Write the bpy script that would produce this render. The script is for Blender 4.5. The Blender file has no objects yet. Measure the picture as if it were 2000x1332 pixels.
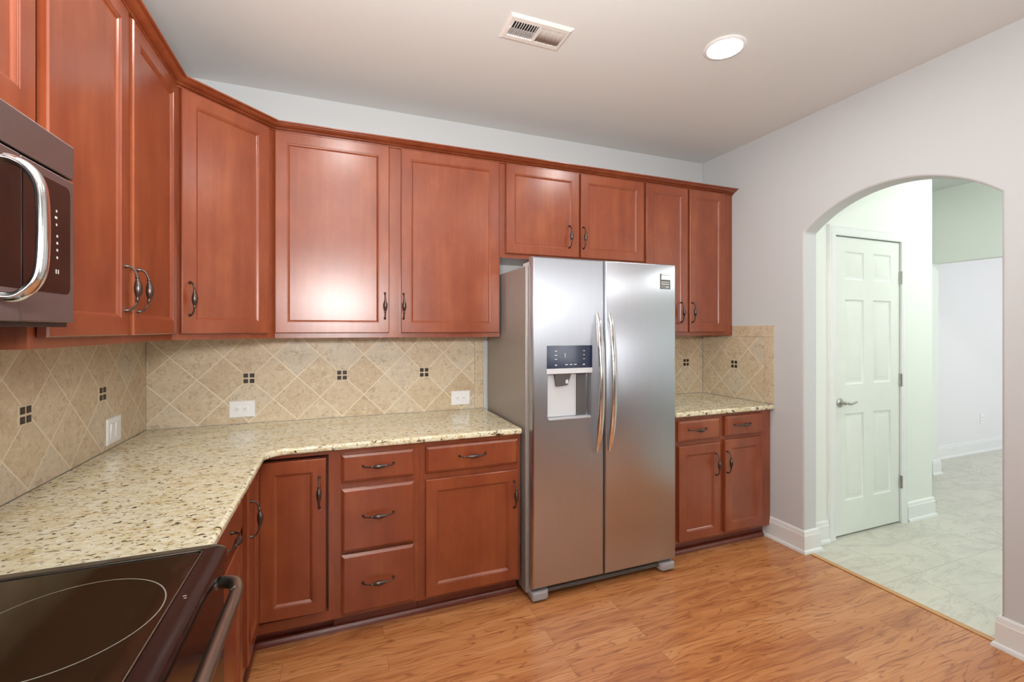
import bpy, bmesh, math, random
from mathutils import Vector, Matrix
random.seed(4)
PI = math.pi
C = bpy.context.scene.collection
SC = bpy.context.scene

# ------------------------------------------------------------------ camera
cam_d = bpy.data.cameras.new('camera'); cam = bpy.data.objects.new('camera', cam_d); C.objects.link(cam)
cam.location = (0.948, -2.905, 1.443)
cam.rotation_euler = (PI/2, 0, -math.radians(21.095))
cam_d.sensor_width = 36.0; cam_d.lens = 880.0*36/2000; cam_d.shift_y = -22.7/2000
cam_d.clip_start = 0.02
SC.camera = cam
# ------------------------------------------------------------------ world, exposure, fill lights
w = bpy.data.worlds.new('world'); SC.world = w; w.use_nodes = True
w.node_tree.nodes['Background'].inputs[0].default_value = (0.80, 0.90, 1.0, 1)
w.node_tree.nodes['Background'].inputs[1].default_value = 1.0
SC.view_settings.view_transform = 'Standard'; SC.view_settings.look = 'None'
SC.view_settings.gamma = 1.0; SC.view_settings.use_curve_mapping = False
SC.view_settings.exposure = 0.27

def area(name, loc, rot, sx, sy, power, col):
    l = bpy.data.lights.new(name, 'AREA'); l.shape = 'RECTANGLE'; l.size = sx; l.size_y = sy
    l.energy = power; l.color = col
    o = bpy.data.objects.new(name, l); C.objects.link(o); o.location = loc; o.rotation_euler = rot
    return o
# fill light added at an unseen window in the wall behind the camera
area('window_fill', (0.95, -5.95, 1.65), (PI/2, 0, 0), 1.4, 1.35, 34, (1.0, 0.97, 0.95))
# fill lights added at unseen openings of right wall, far room and hall
area('window_fill', (4.12, -4.40, 1.62), (PI/2, 0, PI/2), 1.6, 1.3, 20, (1.0, 0.98, 0.97))
area('window_fill', (8.7, -3.05, 1.6), (PI/2, 0, 0), 2.2, 1.5, 34, (1.0, 0.98, 1.0))

area('window_fill', (4.95, -3.28, 1.6), (PI/2, 0, 0), 1.3, 1.5, 8, (0.93, 1.0, 0.91))  # greenish fill added to brighten the hall and the wall at its end
# photographer's flash above the camera, tilted up towards the ceiling in front
fl = area('bounce_flash', (0.95, -2.99, 1.72), (0, 0, 0), .62, .36, 64, (1.0, 0.985, 0.955))
fl.rotation_euler = Vector((0.16, 0.55, 0.82)).to_track_quat('-Z', 'Y').to_euler()

W, H, T = 3.755, 2.81, 0.12        # right wall, ceiling height, thickness of the arch wall
HX, FX = 5.26, 6.45                # hall corner, wall at the hall's end
HY = -0.81                         # hall wall with the door
YF = -5.7                          # wall behind the camera

# ------------------------------------------------------------------ materials
def new_mat(name):
    m = bpy.data.materials.new(name); m.use_nodes = True
    nt = m.node_tree; return m, nt, nt.nodes['Principled BSDF']
def N(nt, kind, **kw):
    n = nt.nodes.new(kind)
    for k, v in kw.items(): setattr(n, k, v)
    return n
def setin(nt, sock, v):
    if isinstance(v, bpy.types.NodeSocket): nt.links.new(v, sock)
    else: sock.default_value = v
def M(nt, op, a, b=None, c=None):
    n = N(nt, 'ShaderNodeMath', operation=op)
    setin(nt, n.inputs[0], a)
    if b is not None: setin(nt, n.inputs[1], b)
    if c is not None: setin(nt, n.inputs[2], c)
    return n.outputs[0]
def VM(nt, op, a, b):
    n = N(nt, 'ShaderNodeVectorMath', operation=op)
    setin(nt, n.inputs[0], a); setin(nt, n.inputs[1], b)
    return n.outputs[0]
def MIX(nt, f, a, b, blend='MIX'):
    n = N(nt, 'ShaderNodeMix', data_type='RGBA', blend_type=blend)
    setin(nt, n.inputs[0], f); setin(nt, n.inputs[6], a); setin(nt, n.inputs[7], b)
    return n.outputs[2]
def RAMP(nt, f, stops, interp='LINEAR'):
    n = N(nt, 'ShaderNodeValToRGB'); r = n.color_ramp; r.interpolation = interp
    while len(r.elements) < len(stops): r.elements.new(0.5)
    for e, (p, c) in zip(r.elements, stops):
        e.position = p; e.color = (c[0], c[1], c[2], 1) if not isinstance(c, float) else (c, c, c, 1)
    setin(nt, n.inputs[0], f); return n.outputs[0]
def NOISE(nt, vec, scale, detail=3, rough=.55, dist=0.0):
    n = N(nt, 'ShaderNodeTexNoise'); setin(nt, n.inputs['Vector'], vec)
    n.inputs['Scale'].default_value = scale; n.inputs['Detail'].default_value = detail
    n.inputs['Roughness'].default_value = rough; n.inputs['Distortion'].default_value = dist
    return n.outputs[0]
def BUMP(nt, b, h, strength, dist=.002):
    n = N(nt, 'ShaderNodeBump'); n.inputs['Strength'].default_value = strength
    n.inputs['Distance'].default_value = dist; setin(nt, n.inputs['Height'], h)
    nt.links.new(n.outputs[0], b.inputs['Normal'])
def OBJ(nt): return N(nt, 'ShaderNodeTexCoord').outputs['Object']
def POS(nt): return N(nt, 'ShaderNodeNewGeometry').outputs['Position']
def flat(name, col, rough=.5, metal=0.0, coat=0.0, spec=.5):
    m, nt, b = new_mat(name)
    v = OBJ(nt)
    n = NOISE(nt, v, 9, 2)
    c = MIX(nt, n, tuple(x*.965 for x in col)+(1,), tuple(min(1, x*1.03) for x in col)+(1,))
    nt.links.new(c, b.inputs['Base Color'])
    b.inputs['Roughness'].default_value = rough; b.inputs['Metallic'].default_value = metal
    b.inputs['Coat Weight'].default_value = coat; b.inputs['Coat Roughness'].default_value = .08
    b.inputs['Specular IOR Level'].default_value = spec
    return m
def paint(name, col, rough=.55):
    m, nt, b = new_mat(name)
    p = POS(nt)
    n = NOISE(nt, p, 1.1, 2)
    c = MIX(nt, n, tuple(x*.975 for x in col)+(1,), tuple(min(1, x*1.02) for x in col)+(1,))
    nt.links.new(c, b.inputs['Base Color']); b.inputs['Roughness'].default_value = rough
    b.inputs['Specular IOR Level'].default_value = .3
    BUMP(nt, b, NOISE(nt, p, 260, 2), .06, .001)
    return m
def wood_mat(name, dark, mid, light, rough=.3):
    m, nt, b = new_mat(name)
    oi = N(nt, 'ShaderNodeObjectInfo').outputs['Random']
    cx = N(nt, 'ShaderNodeCombineXYZ'); nt.links.new(M(nt, 'MULTIPLY', oi, 37.0), cx.inputs[0]); nt.links.new(M(nt, 'MULTIPLY', oi, 11.0), cx.inputs[2])
    v = VM(nt, 'ADD', OBJ(nt), cx.outputs[0])
    g = NOISE(nt, VM(nt, 'MULTIPLY', v, (14, 14, 1.1)), 3.0, 3, .5, .3)
    blot = NOISE(nt, VM(nt, 'MULTIPLY', v, (1.3, 1.3, .8)), 5.5, 4, .6)
    st = NOISE(nt, VM(nt, 'MULTIPLY', v, (1, 1, .02)), 11, 1)
    f = M(nt, 'ADD', M(nt, 'MULTIPLY', g, .26), M(nt, 'ADD', M(nt, 'MULTIPLY', blot, .50), M(nt, 'MULTIPLY', st, .26)))
    c = RAMP(nt, f, [(.33, dark), (.52, mid), (.70, light)])
    nt.links.new(c, b.inputs['Base Color'])
    b.inputs['Roughness'].default_value = rough
    b.inputs['Specular IOR Level'].default_value = .5
    b.inputs['Coat Weight'].default_value = .42; b.inputs['Coat Roughness'].default_value = .29
    return m

MAT = {}
MAT['wood'] = wood_mat('cherry_wood', (.188, .036, .0125), (.250, .056, .0195), (.325, .088, .031), .29)
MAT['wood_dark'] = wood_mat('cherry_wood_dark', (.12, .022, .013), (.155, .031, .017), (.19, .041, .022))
MAT['wall'] = paint('wall_paint', (.605, .625, .635))
MAT['accent'] = paint('unseen_wall_dark', (.22, .18, .155))  # unseen rear wall set dark so the cabinet doors mirror less white
MAT['ceil'] = paint('ceiling_paint', (.75, .77, .76), .8)
MAT['hall'] = paint('hall_paint', (.80, .84, .79))
MAT['far'] = paint('far_room_paint', (.80, .80, .81))
MAT['trim'] = flat('trim_paint', (.80, .82, .81), .32)
MAT['door'] = flat('door_paint', (.76, .80, .75), .35)
MAT['steel_knob'] = flat('satin_nickel', (.50, .49, .46), .3, 1.0)
MAT['bronze'] = flat('antique_bronze', (.115, .085, .075), .3, .85)
MAT['black'] = flat('black_plastic', (.012, .010, .010), .35)
MAT['blackglass'] = flat('black_glass', (.008, .005, .005), .07, 0, .18)
MAT['cooktop'] = flat('cooktop_glass', (.018, .011, .006), .10, 0, .3)
MAT['rangeblack'] = flat('range_enamel', (.012, .007, .007), .2, 0, .14)
MAT['ring'] = flat('burner_print', (.25, .23, .20), .45)
MAT['grayplastic'] = flat('gray_plastic', (.42, .42, .44), .4)
MAT['footgray'] = flat('foot_gray_plastic', (.36, .35, .36), .35)
MAT['lightgray'] = flat('light_gray_plastic', (.60, .61, .63), .35)
MAT['darkgray'] = flat('dark_gray_plastic', (.10, .095, .09), .45)
MAT['white'] = flat('white_plastic', (.86, .87, .88), .3)
MAT['mark'] = flat('white_print', (.62, .62, .62), .5)
MAT['print'] = flat('gray_print', (.11, .12, .10), .5)
MAT['navy'] = flat('display_glass', (.012, .020, .050), .12, 0, .5)
MAT['chrome'] = flat('polished_steel', (.80, .80, .80), .13, 1.0)
MAT['ventmetal'] = flat('vent_enamel', (.80, .78, .75), .4)
MAT['ventshade'] = flat('vent_enamel_shaded', (.55, .50, .46), .5)  # same enamel as the vent frame, with shade put into the colour
MAT['mosaic'] = flat('mosaic_glass', (.030, .017, .010), .5, 0, .1)
MAT['grout'] = flat('grout', (.66, .56, .41), .8)
MAT['transition'] = flat('transition_wood', (.55, .30, .12), .4)

def steel(name, col, rough, tan=(1,0,0)):
    m, nt, b = new_mat(name)
    v = OBJ(nt)
    n = NOISE(nt, VM(nt, 'MULTIPLY', v, (160, 160, 3)), 1.0, 2)
    b.inputs['Base Color'].default_value = col+(1,)
    b.inputs['Metallic'].default_value = 1.0
    nt.links.new(MIX(nt, n, tuple(x*.97 for x in col)+(1,), tuple(x*1.03 for x in col)+(1,)), b.inputs['Base Color'])
    b.inputs['Roughness'].default_value = rough
    b.inputs['Anisotropic'].default_value = .88
    tg = N(nt, 'ShaderNodeCombineXYZ')
    for k in range(3): tg.inputs[k].default_value = tan[k]
    nt.links.new(tg.outputs[0], b.inputs['Tangent'])
    return m
MAT['steel'] = steel('brushed_steel', (.55, .57, .62), .35)
MAT['steel_mw'] = steel('brushed_steel_dark', (.27, .215, .21), .33, (0,1,0))
MAT['fridge_side'] = flat('fridge_side_enamel', (.33, .30, .275), .38, .3)
MAT['handle_metal'] = flat('oven_handle_steel', (.34, .32, .29), .33, 1.0)

def emit_mat(name, col, s):
    m, nt, b = new_mat(name)
    b.inputs['Base Color'].default_value = (1, 1, 1, 1)
    b.inputs['Emission Color'].default_value = col+(1,); b.inputs['Emission Strength'].default_value = s
    return m

def granite():
    m, nt, b = new_mat('granite')
    v = VM(nt, 'MULTIPLY', POS(nt), (1.0, 1.7, 1.4))
    big = NOISE(nt, v, 8, 4, .65, .4)
    mid = NOISE(nt, v, 36, 4, .68, .5)
    c = RAMP(nt, big, [(.30, (.57, .46, .25)), (.45, (.71, .64, .42)), (.60, (.75, .71, .53)), (.8, (.69, .64, .45))])
    c = MIX(nt, RAMP(nt, mid, [(.52, 0.0), (.62, .8)]), c, (.82, .81, .71, 1))
    c = MIX(nt, RAMP(nt, mid, [(.36, .7), (.44, 0.0)]), c, (.47, .34, .17, 1))
    sp = NOISE(nt, VM(nt, 'ADD', v, (7.3, 1.1, 0)), 46, 3, .55, .5)
    c = MIX(nt, RAMP(nt, sp, [(.37, .95), (.41, 0.0)]), c, (.20, .115, .05, 1))
    c = MIX(nt, RAMP(nt, sp, [(.335, 1.0), (.36, 0.0)]), c, (.06, .04, .025, 1))
    gs = NOISE(nt, VM(nt, 'ADD', v, (1.3, 9.1, 4)), 80, 2, .6, .2)
    c = MIX(nt, RAMP(nt, gs, [(.31, .9), (.36, 0.0)]), c, (.14, .13, .11, 1))
    nt.links.new(c, b.inputs['Base Color']); b.inputs['Roughness'].default_value = .13
    b.inputs['Specular IOR Level'].default_value = .5
    return m
MAT['granite'] = granite()

S_T = .2457                       # diagonal of one wall tile
def stone_col(nt, v, rnd):
    n1 = NOISE(nt, v, 10, 5, .7, 1.2)
    n2 = NOISE(nt, v, 34, 5, .72, 1.0)
    c = RAMP(nt, M(nt, 'ADD', M(nt, 'MULTIPLY', n1, .6), M(nt, 'MULTIPLY', rnd, .40)),
             [(.26, (.54, .42, .27)), (.44, (.61, .49, .33)), (.60, (.64, .54, .39)), (.75, (.58, .51, .40))])
    c = MIX(nt, RAMP(nt, n2, [(.36, .75), (.47, 0.0)]), c, (.42, .31, .20, 1))
    c = MIX(nt, RAMP(nt, n2, [(.53, 0.0), (.66, .65)]), c, (.72, .64, .50, 1))
    return c, n2
def tile_mat():
    m, nt, b = new_mat('diagonal_stone_tile')
    o = OBJ(nt); s = N(nt, 'ShaderNodeSeparateXYZ'); nt.links.new(o, s.inputs[0])
    a = M(nt, 'DIVIDE', M(nt, 'ADD', s.outputs[0], s.outputs[2]), S_T)
    d = M(nt, 'DIVIDE', M(nt, 'SUBTRACT', s.outputs[0], s.outputs[2]), S_T)
    def near(x): return M(nt, 'ABSOLUTE', M(nt, 'SUBTRACT', M(nt, 'FRACT', M(nt, 'ADD', x, 100.5)), .5))
    k = M(nt, 'MINIMUM', near(a), near(d))
    gm = RAMP(nt, k, [(.011, 1.0), (.018, 0.0)])
    cid = N(nt, 'ShaderNodeCombineXYZ'); nt.links.new(M(nt, 'FLOOR', M(nt, 'ADD', a, 100.0)), cid.inputs[0]); nt.links.new(M(nt, 'FLOOR', M(nt, 'ADD', d, 100.0)), cid.inputs[1])
    wn = N(nt, 'ShaderNodeTexWhiteNoise', noise_dimensions='2D'); nt.links.new(cid.outputs[0], wn.inputs['Vector'])
    v = VM(nt, 'ADD', VM(nt, 'MULTIPLY', wn.outputs['Color'], (9, 9, 9)), o)
    c, n2 = stone_col(nt, v, wn.outputs['Value'])
    c = MIX(nt, gm, c, (.79, .70, .54, 1))
    nt.links.new(c, b.inputs['Base Color']); b.inputs['Roughness'].default_value = .42
    BUMP(nt, b, M(nt, 'SUBTRACT', M(nt, 'MULTIPLY', n2, .2), gm), .35, .0015)
    return m
MAT['tile'] = tile_mat()
def border_mat():
    m, nt, b = new_mat('border_stone_tile')
    o = POS(nt); c, n2 = stone_col(nt, o, NOISE(nt, o, 4, 1))
    nt.links.new(c, b.inputs['Base Color']); b.inputs['Roughness'].default_value = .42
    return m
MAT['border'] = border_mat()

def hardwood():
    m, nt, b = new_mat('oak_floor')
    p = POS(nt)
    br = N(nt, 'ShaderNodeTexBrick'); nt.links.new(p, br.inputs['Vector'])
    br.offset = .37; br.offset_frequency = 2
    br.inputs['Color1'].default_value = (0, 0, 0, 1); br.inputs['Color2'].default_value = (1, 1, 1, 1); br.inputs['Mortar'].default_value = (.5, .5, .5, 1)
    br.inputs['Scale'].default_value = 1; br.inputs['Brick Width'].default_value = 1.15; br.inputs['Row Height'].default_value = .105
    br.inputs['Mortar Size'].default_value = .0011; br.inputs['Mortar Smooth'].default_value = .3
    rnd = br.outputs['Color']; mort = br.outputs['Fac']
    off = VM(nt, 'MULTIPLY', rnd, (13, 7, 3))
    v = VM(nt, 'ADD', p, off)
    warp = NOISE(nt, VM(nt, 'MULTIPLY', v, (1.3, 3.0, 1)), 1.5, 2, .5)
    wv = VM(nt, 'ADD', VM(nt, 'MULTIPLY', v, (1.0, 9, 1)), VM(nt, 'MULTIPLY', warp, (0, 1.2, 0)))
    gr = NOISE(nt, wv, 1.9, 1.5, .5, .1)
    fib = NOISE(nt, VM(nt, 'ADD', VM(nt, 'MULTIPLY', v, (3.2, 75, 1)), VM(nt, 'MULTIPLY', warp, (0, 3.0, 0))), 1.5, 3, .65)
    sep = N(nt, 'ShaderNodeSeparateXYZ'); nt.links.new(rnd, sep.inputs[0])
    f = M(nt, 'ADD', M(nt, 'MULTIPLY', gr, .48), M(nt, 'ADD', M(nt, 'MULTIPLY', fib, .34), M(nt, 'MULTIPLY', sep.outputs[0], .14)))
    c = RAMP(nt, f, [(.33, (.37, .125, .040)), (.44, (.50, .195, .066)), (.55, (.57, .245, .090)), (.66, (.62, .29, .115))])
    tri = M(nt, 'ABSOLUTE', M(nt, 'SUBTRACT', M(nt, 'FRACT', M(nt, 'MULTIPLY', gr, 9.0)), .5))
    ln = M(nt, 'MULTIPLY', RAMP(nt, tri, [(.0, 1.0), (.14, 0.0)]), RAMP(nt, fib, [(.40, .95), (.62, .30)]))
    c = MIX(nt, ln, c, (.26, .085, .03, 1))
    pore = RAMP(nt, fib, [(.33, .55), (.42, 0.0)])
    c = MIX(nt, pore, c, (.27, .085, .03, 1))
    c = MIX(nt, M(nt, 'MULTIPLY', mort, .45), c, (.17, .06, .025, 1))
    nt.links.new(c, b.inputs['Base Color']); b.inputs['Roughness'].default_value = .27
    b.inputs['Coat Weight'].default_value = .15; b.inputs['Coat Roughness'].default_value = .15
    BUMP(nt, b, M(nt, 'SUBTRACT', M(nt, 'MULTIPLY', fib, .1), mort), .2, .001)
    return m
MAT['floor'] = hardwood()
def halltile():
    m, nt, b = new_mat('hall_stone_tile')
    p = VM(nt, 'ADD', POS(nt), (.06, 1.28+.46*4, 0))
    br = N(nt, 'ShaderNodeTexBrick'); nt.links.new(p, br.inputs['Vector']); br.offset = 0.0
    br.inputs['Color1'].default_value = (0, 0, 0, 1); br.inputs['Color2'].default_value = (1, 1, 1, 1)
    br.inputs['Scale'].default_value = 1; br.inputs['Brick Width'].default_value = .46; br.inputs['Row Height'].default_value = .46
    br.inputs['Mortar Size'].default_value = .003; br.inputs['Mortar Smooth'].default_value = .4
    v = VM(nt, 'ADD', p, VM(nt, 'MULTIPLY', br.outputs['Color'], (5, 3, 2)))
    v = VM(nt, 'MULTIPLY', v, (1, 2.6, 1))
    n = NOISE(nt, v, 2.6, 6, .7, .6)
    c = RAMP(nt, n, [(.28, (.47, .465, .40)), (.42, (.58, .57, .49)), (.58, (.64, .625, .54)), (.74, (.57, .555, .47))])
    ve = RAMP(nt, M(nt, 'ABSOLUTE', M(nt, 'SUBTRACT', NOISE(nt, v, 1.8, 5, .7, .8), .5)), [(.0, .38), (.035, 0.0)])
    c = MIX(nt, ve, c, (.36, .36, .31, 1))
    c = MIX(nt, M(nt, 'MULTIPLY', br.outputs['Fac'], .7), c, (.40, .39, .33, 1))
    nt.links.new(c, b.inputs['Base Color']); b.inputs['Roughness'].default_value = .3
    return m
MAT['halltile'] = halltile()
def pane_mat():
    m, nt, b = new_mat('window_glass')
    b.inputs['Transmission Weight'].default_value = 1.0; b.inputs['Roughness'].default_value = 0.0; b.inputs['IOR'].default_value = 1.45
    n = NOISE(nt, OBJ(nt), 3, 1)
    nt.links.new(MIX(nt, n, (.97, .98, .98, 1), (1, 1, 1, 1)), b.inputs['Base Color'])
    return m
MAT['glass'] = pane_mat()

# ------------------------------------------------------------------ mesh tools
def smooth_path(P, n=5):
    out = []
    P = [Vector(p) for p in P]
    for i in range(len(P)-1):
        a, b_, c, d_ = P[max(i-1,0)], P[i], P[i+1], P[min(i+2,len(P)-1)]
        for k in range(n):
            t = k/n
            out.append(.5*((2*b_)+(c-a)*t+(2*a-5*b_+4*c-d_)*t*t+(3*b_-a-3*c+d_)*t**3))
    return out+[P[-1]]
class MB:
    def __init__(s): s.v = []; s.f = []
    def add(s, vs, fs):
        k = len(s.v); s.v += [tuple(p) for p in vs]; s.f += [tuple(i+k for i in f) for f in fs]; return s
    def box(s, x0, x1, y0, y1, z0, z1):
        x0, x1 = min(x0, x1), max(x0, x1); y0, y1 = min(y0, y1), max(y0, y1); z0, z1 = min(z0, z1), max(z0, z1)
        return s.add([(x0,y0,z0),(x1,y0,z0),(x1,y1,z0),(x0,y1,z0),(x0,y0,z1),(x1,y0,z1),(x1,y1,z1),(x0,y1,z1)],
                     [(0,3,2,1),(4,5,6,7),(0,1,5,4),(1,2,6,5),(2,3,7,6),(3,0,4,7)])
    def prism(s, pts, z0, z1):
        n = len(pts)
        return s.add([(x,y,z0) for x,y in pts]+[(x,y,z1) for x,y in pts],
                     [tuple(range(n-1,-1,-1)), tuple(range(n,2*n))]+[(i,(i+1)%n,n+(i+1)%n,n+i) for i in range(n)])
    def tube(s, path, radii, seg=12, ell=None, xaxis=None):
        # sweep of a round or elliptical section; ell = second radius list
        n = len(path); P = [Vector(p) for p in path]; rings = []
        for i in range(n):
            t = (P[min(i+1,n-1)]-P[max(i-1,0)]).normalized()
            if xaxis is not None: a = Vector(xaxis); a = (a-t*a.dot(t)).normalized()
            else:
                a = Vector((0,0,1)) if abs(t.z) < .9 else Vector((1,0,0)); a = (a-t*a.dot(t)).normalized()
            b = t.cross(a); r1 = radii[i]; r2 = ell[i] if ell else r1
            rings.append([P[i]+a*(r1*math.cos(2*PI*k/seg))+b*(r2*math.sin(2*PI*k/seg)) for k in range(seg)])
        vs = [p for r in rings for p in r]; fs = []
        for i in range(n-1):
            for k in range(seg): fs.append((i*seg+k, i*seg+(k+1)%seg, (i+1)*seg+(k+1)%seg, (i+1)*seg+k))
        fs.append(tuple(range(seg-1,-1,-1))); fs.append(tuple((n-1)*seg+k for k in range(seg)))
        return s.add(vs, fs)
    def lathe(s, prof, c=(0,0,0), seg=32, axis='z'):
        vs = []; fs = []; n = len(prof)
        for k in range(seg):
            a = 2*PI*k/seg
            for r, h in prof:
                x, y = r*math.cos(a), r*math.sin(a)
                p = (x, y, h) if axis == 'z' else (x, -h, y)
                vs.append((p[0]+c[0], p[1]+c[1], p[2]+c[2]))
        for k in range(seg):
            for i in range(n-1):
                a, b_ = k*n+i, ((k+1)%seg)*n+i
                fs.append((a, b_, b_+1, a+1))
        return s.add(vs, fs)
    # slab in the plane x/z whose front looks to -y.  panels: rectangles cut into the front, each with a profile of
    # (inset, height) steps, the last one filled unless hole=True.  edge: profile of the outer edge
    def slab(s, w, h, t, panels=(), prof=None, edge=None, hole=False, x0=0, z0=0, y0=0, back=True):
        edge = edge or [(0, t)]
        ei = edge[-1][0]
        def loop(a, b, c, d, n): return [(x0+a, y0-n, z0+b), (x0+c, y0-n, z0+b), (x0+c, y0-n, z0+d), (x0+a, y0-n, z0+d)]
        L = [loop(0,0,w,h,0)]+[loop(i,i,w-i,h-i,n) for i,n in edge]
        for A, B in zip(L, L[1:]):
            s.add(A+B, [(0,1,5,4),(1,2,6,5),(2,3,7,6),(3,0,4,7)])
        if back and not hole: s.add(L[0], [(3,2,1,0)])
        xs = sorted({ei, w-ei}|{p[0] for p in panels}|{p[2] for p in panels}); zs = sorted({ei, h-ei}|{p[1] for p in panels}|{p[3] for p in panels})
        idx = {}
        vs = []
        for i,x in enumerate(xs):
            for j,z in enumerate(zs): idx[i,j] = len(vs); vs.append((x0+x, y0-t, z0+z))
        fs = []
        for i in range(len(xs)-1):
            for j in range(len(zs)-1):
                cx, cz = (xs[i]+xs[i+1])/2, (zs[j]+zs[j+1])/2
                if any(p[0]<cx<p[2] and p[1]<cz<p[3] for p in panels): continue
                fs.append((idx[i,j],idx[i+1,j],idx[i+1,j+1],idx[i,j+1]))
        s.add(vs, fs)
        for p in panels:
            pr = prof if prof else [(0, 0)]
            L = [loop(p[0],p[1],p[2],p[3],t)]+[loop(p[0]+i,p[1]+i,p[2]-i,p[3]-i,n) for i,n in pr]
            for A, B in zip(L, L[1:]): s.add(A+B, [(0,1,5,4),(1,2,6,5),(2,3,7,6),(3,0,4,7)])
            if not hole: s.add(L[-1], [(0,1,2,3)])
        return s

def empty(name, loc, rz=0, parent=None):
    o = bpy.data.objects.new(name, None); C.objects.link(o); o.location = loc; o.rotation_euler = (0,0,rz)
    o.empty_display_size = .05
    if parent: o.parent = parent
    return o
def build(name, mb, mat, parent=None, loc=(0,0,0), rz=0, bevel=0, seg=2, smooth=35, merge=True):
    me = bpy.data.meshes.new(name); me.from_pydata(mb.v, [], mb.f)
    bm = bmesh.new(); bm.from_mesh(me)
    if merge: bmesh.ops.remove_doubles(bm, verts=bm.verts, dist=1e-6)
    bmesh.ops.recalc_face_normals(bm, faces=bm.faces)
    bm.to_mesh(me); bm.free()
    me.materials.append(MAT[mat] if isinstance(mat, str) else mat)
    for p in me.polygons: p.use_smooth = True
    me.set_sharp_from_angle(angle=math.radians(smooth))
    o = bpy.data.objects.new(name, me); C.objects.link(o); o.location = loc; o.rotation_euler = (0,0,rz)
    if parent: o.parent = parent
    if bevel:
        b = o.modifiers.new('bevel', 'BEVEL'); b.width = bevel; b.segments = seg; b.limit_method = 'ANGLE'; b.angle_limit = math.radians(40)
        b.harden_normals = False
    return o
def tag(o, label, cat, group=None):
    o['label'] = label; o['category'] = cat
    if group: o['group'] = group
    return o
def struct(name, mb, mat, **kw):
    o = build(name, mb, mat, **kw); o['kind'] = 'structure'; return o
def dup(o, parent=None):
    c = o.copy(); C.objects.link(c)
    if parent: c.parent = parent
    for ch in [x for x in o.children]: dup(ch, c)
    return c

# ------------------------------------------------------------------ setting
struct('floor', MB().box(-.1, 3.785, YF-.1, .1, -.08, 0), 'floor')
struct('floor_hall', MB().box(3.785, 10.4, -3.3, .6, -.08, 0), 'halltile')
struct('ceiling', MB().box(-.1, 10.4, YF-.1, .6, H, H+.1), 'ceil')
struct('wall_back', MB().box(-.1, W+T, 0, .1, 0, H), 'wall')
struct('wall_left', MB().box(-.1, 0, YF, 0, 0, H), 'wall')

AY0, AY1, ASP, ATOP = -.868, -1.797, 2.068, 2.252     # arch: far side, near side, springing, crown
def arch_curve(n=28):
    hw = (AY0-AY1)/2; rise = ATOP-ASP; R = (hw*hw+rise*rise)/(2*rise); cy = (AY0+AY1)/2; cz = ATOP-R
    a = math.asin(hw/R)
    return [(cy+R*math.sin(a-2*a*i/n), cz+R*math.cos(a-2*a*i/n)) for i in range(n+1)]
mb = MB(); cv = arch_curve()
def arch_slice(x):
    vs = [(x,0,0),(x,AY0,0),(x,0,H+.02),(x,AY0,H+.02)]+[(x,y,z) for y,z in cv]+[(x,y,H+.02) for y,z in cv]+[(x,AY1,0),(x,-3.5,0),(x,-3.5,H+.02),(x,AY1,H+.02)]
    return vs
nA = len(cv)
vs = arch_slice(W)+arch_slice(W+T); k = len(vs)//2
c0, t0, e0 = 4, 4+nA, 4+2*nA
side = [(0,1,c0),(0,c0,3,2)] + [(c0+i,c0+i+1,t0+i+1,t0+i) for i in range(nA-1)] + [(e0,e0+1,c0+nA-1),(c0+nA-1,e0+1,e0+2,e0+3)]
fs = list(side)+[tuple(i+k for i in reversed(f)) for f in side]
rim = [0,1]+[c0+i for i in range(nA)]+[e0,e0+1,e0+2]+[t0+i for i in range(nA-1,-1,-1)]+[2]
for a, b in zip(rim, rim[1:]+rim[:1]): fs.append((a,b,b+k,a+k))
mb.add(vs, fs)
struct('wall_right', mb, 'wall', bevel=.011, seg=3)

# walls behind the camera, with two unseen windows added for fill light
WZ0, WZ1 = .90, 2.30
mb = MB().box(0, W, YF-.1, YF, 0, WZ0).box(0, W, YF-.1, YF, WZ1, H).box(0, .25, YF-.1, YF, WZ0, WZ1).box(1.65, W, YF-.1, YF, WZ0, WZ1)
struct('wall_front', mb, 'accent')
mb = MB().box(W, W+T, -3.62, -3.5, 0, H).box(W, W+T, YF, -5.20, 0, H).box(W, W+T, -5.20, -3.62, 0, WZ0).box(W, W+T, -5.20, -3.62, WZ1, H)
struct('wall_right_rear', mb, 'wall')
for i, (cx, cy, rz_, wd_) in enumerate(((.95, YF-.05, 0, 1.40), (W+T/2, -4.41, PI/2, 1.58))):
    r = empty('window_%d' % (i+1), (cx, cy, WZ0), rz_); r['kind'] = 'structure'  # unseen window, added to carry a fill light
    hw = wd_/2-.002; hh = WZ1-WZ0-.002
    m_ = MB()
    for q in ((-hw,-hw+.05,.002,hh),(hw-.05,hw,.002,hh),(-hw+.05,hw-.05,.002,.052),(-hw+.05,hw-.05,hh-.05,hh),(-hw+.05,hw-.05,.68,.72)): m_.box(q[0],q[1],-.03,.03,q[2],q[3])
    build('window_frame', m_, 'trim', r)
    build('added_pane', MB().box(-hw+.045, hw-.045, -.004, .004, .05, hh-.05), 'glass', r)

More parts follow.
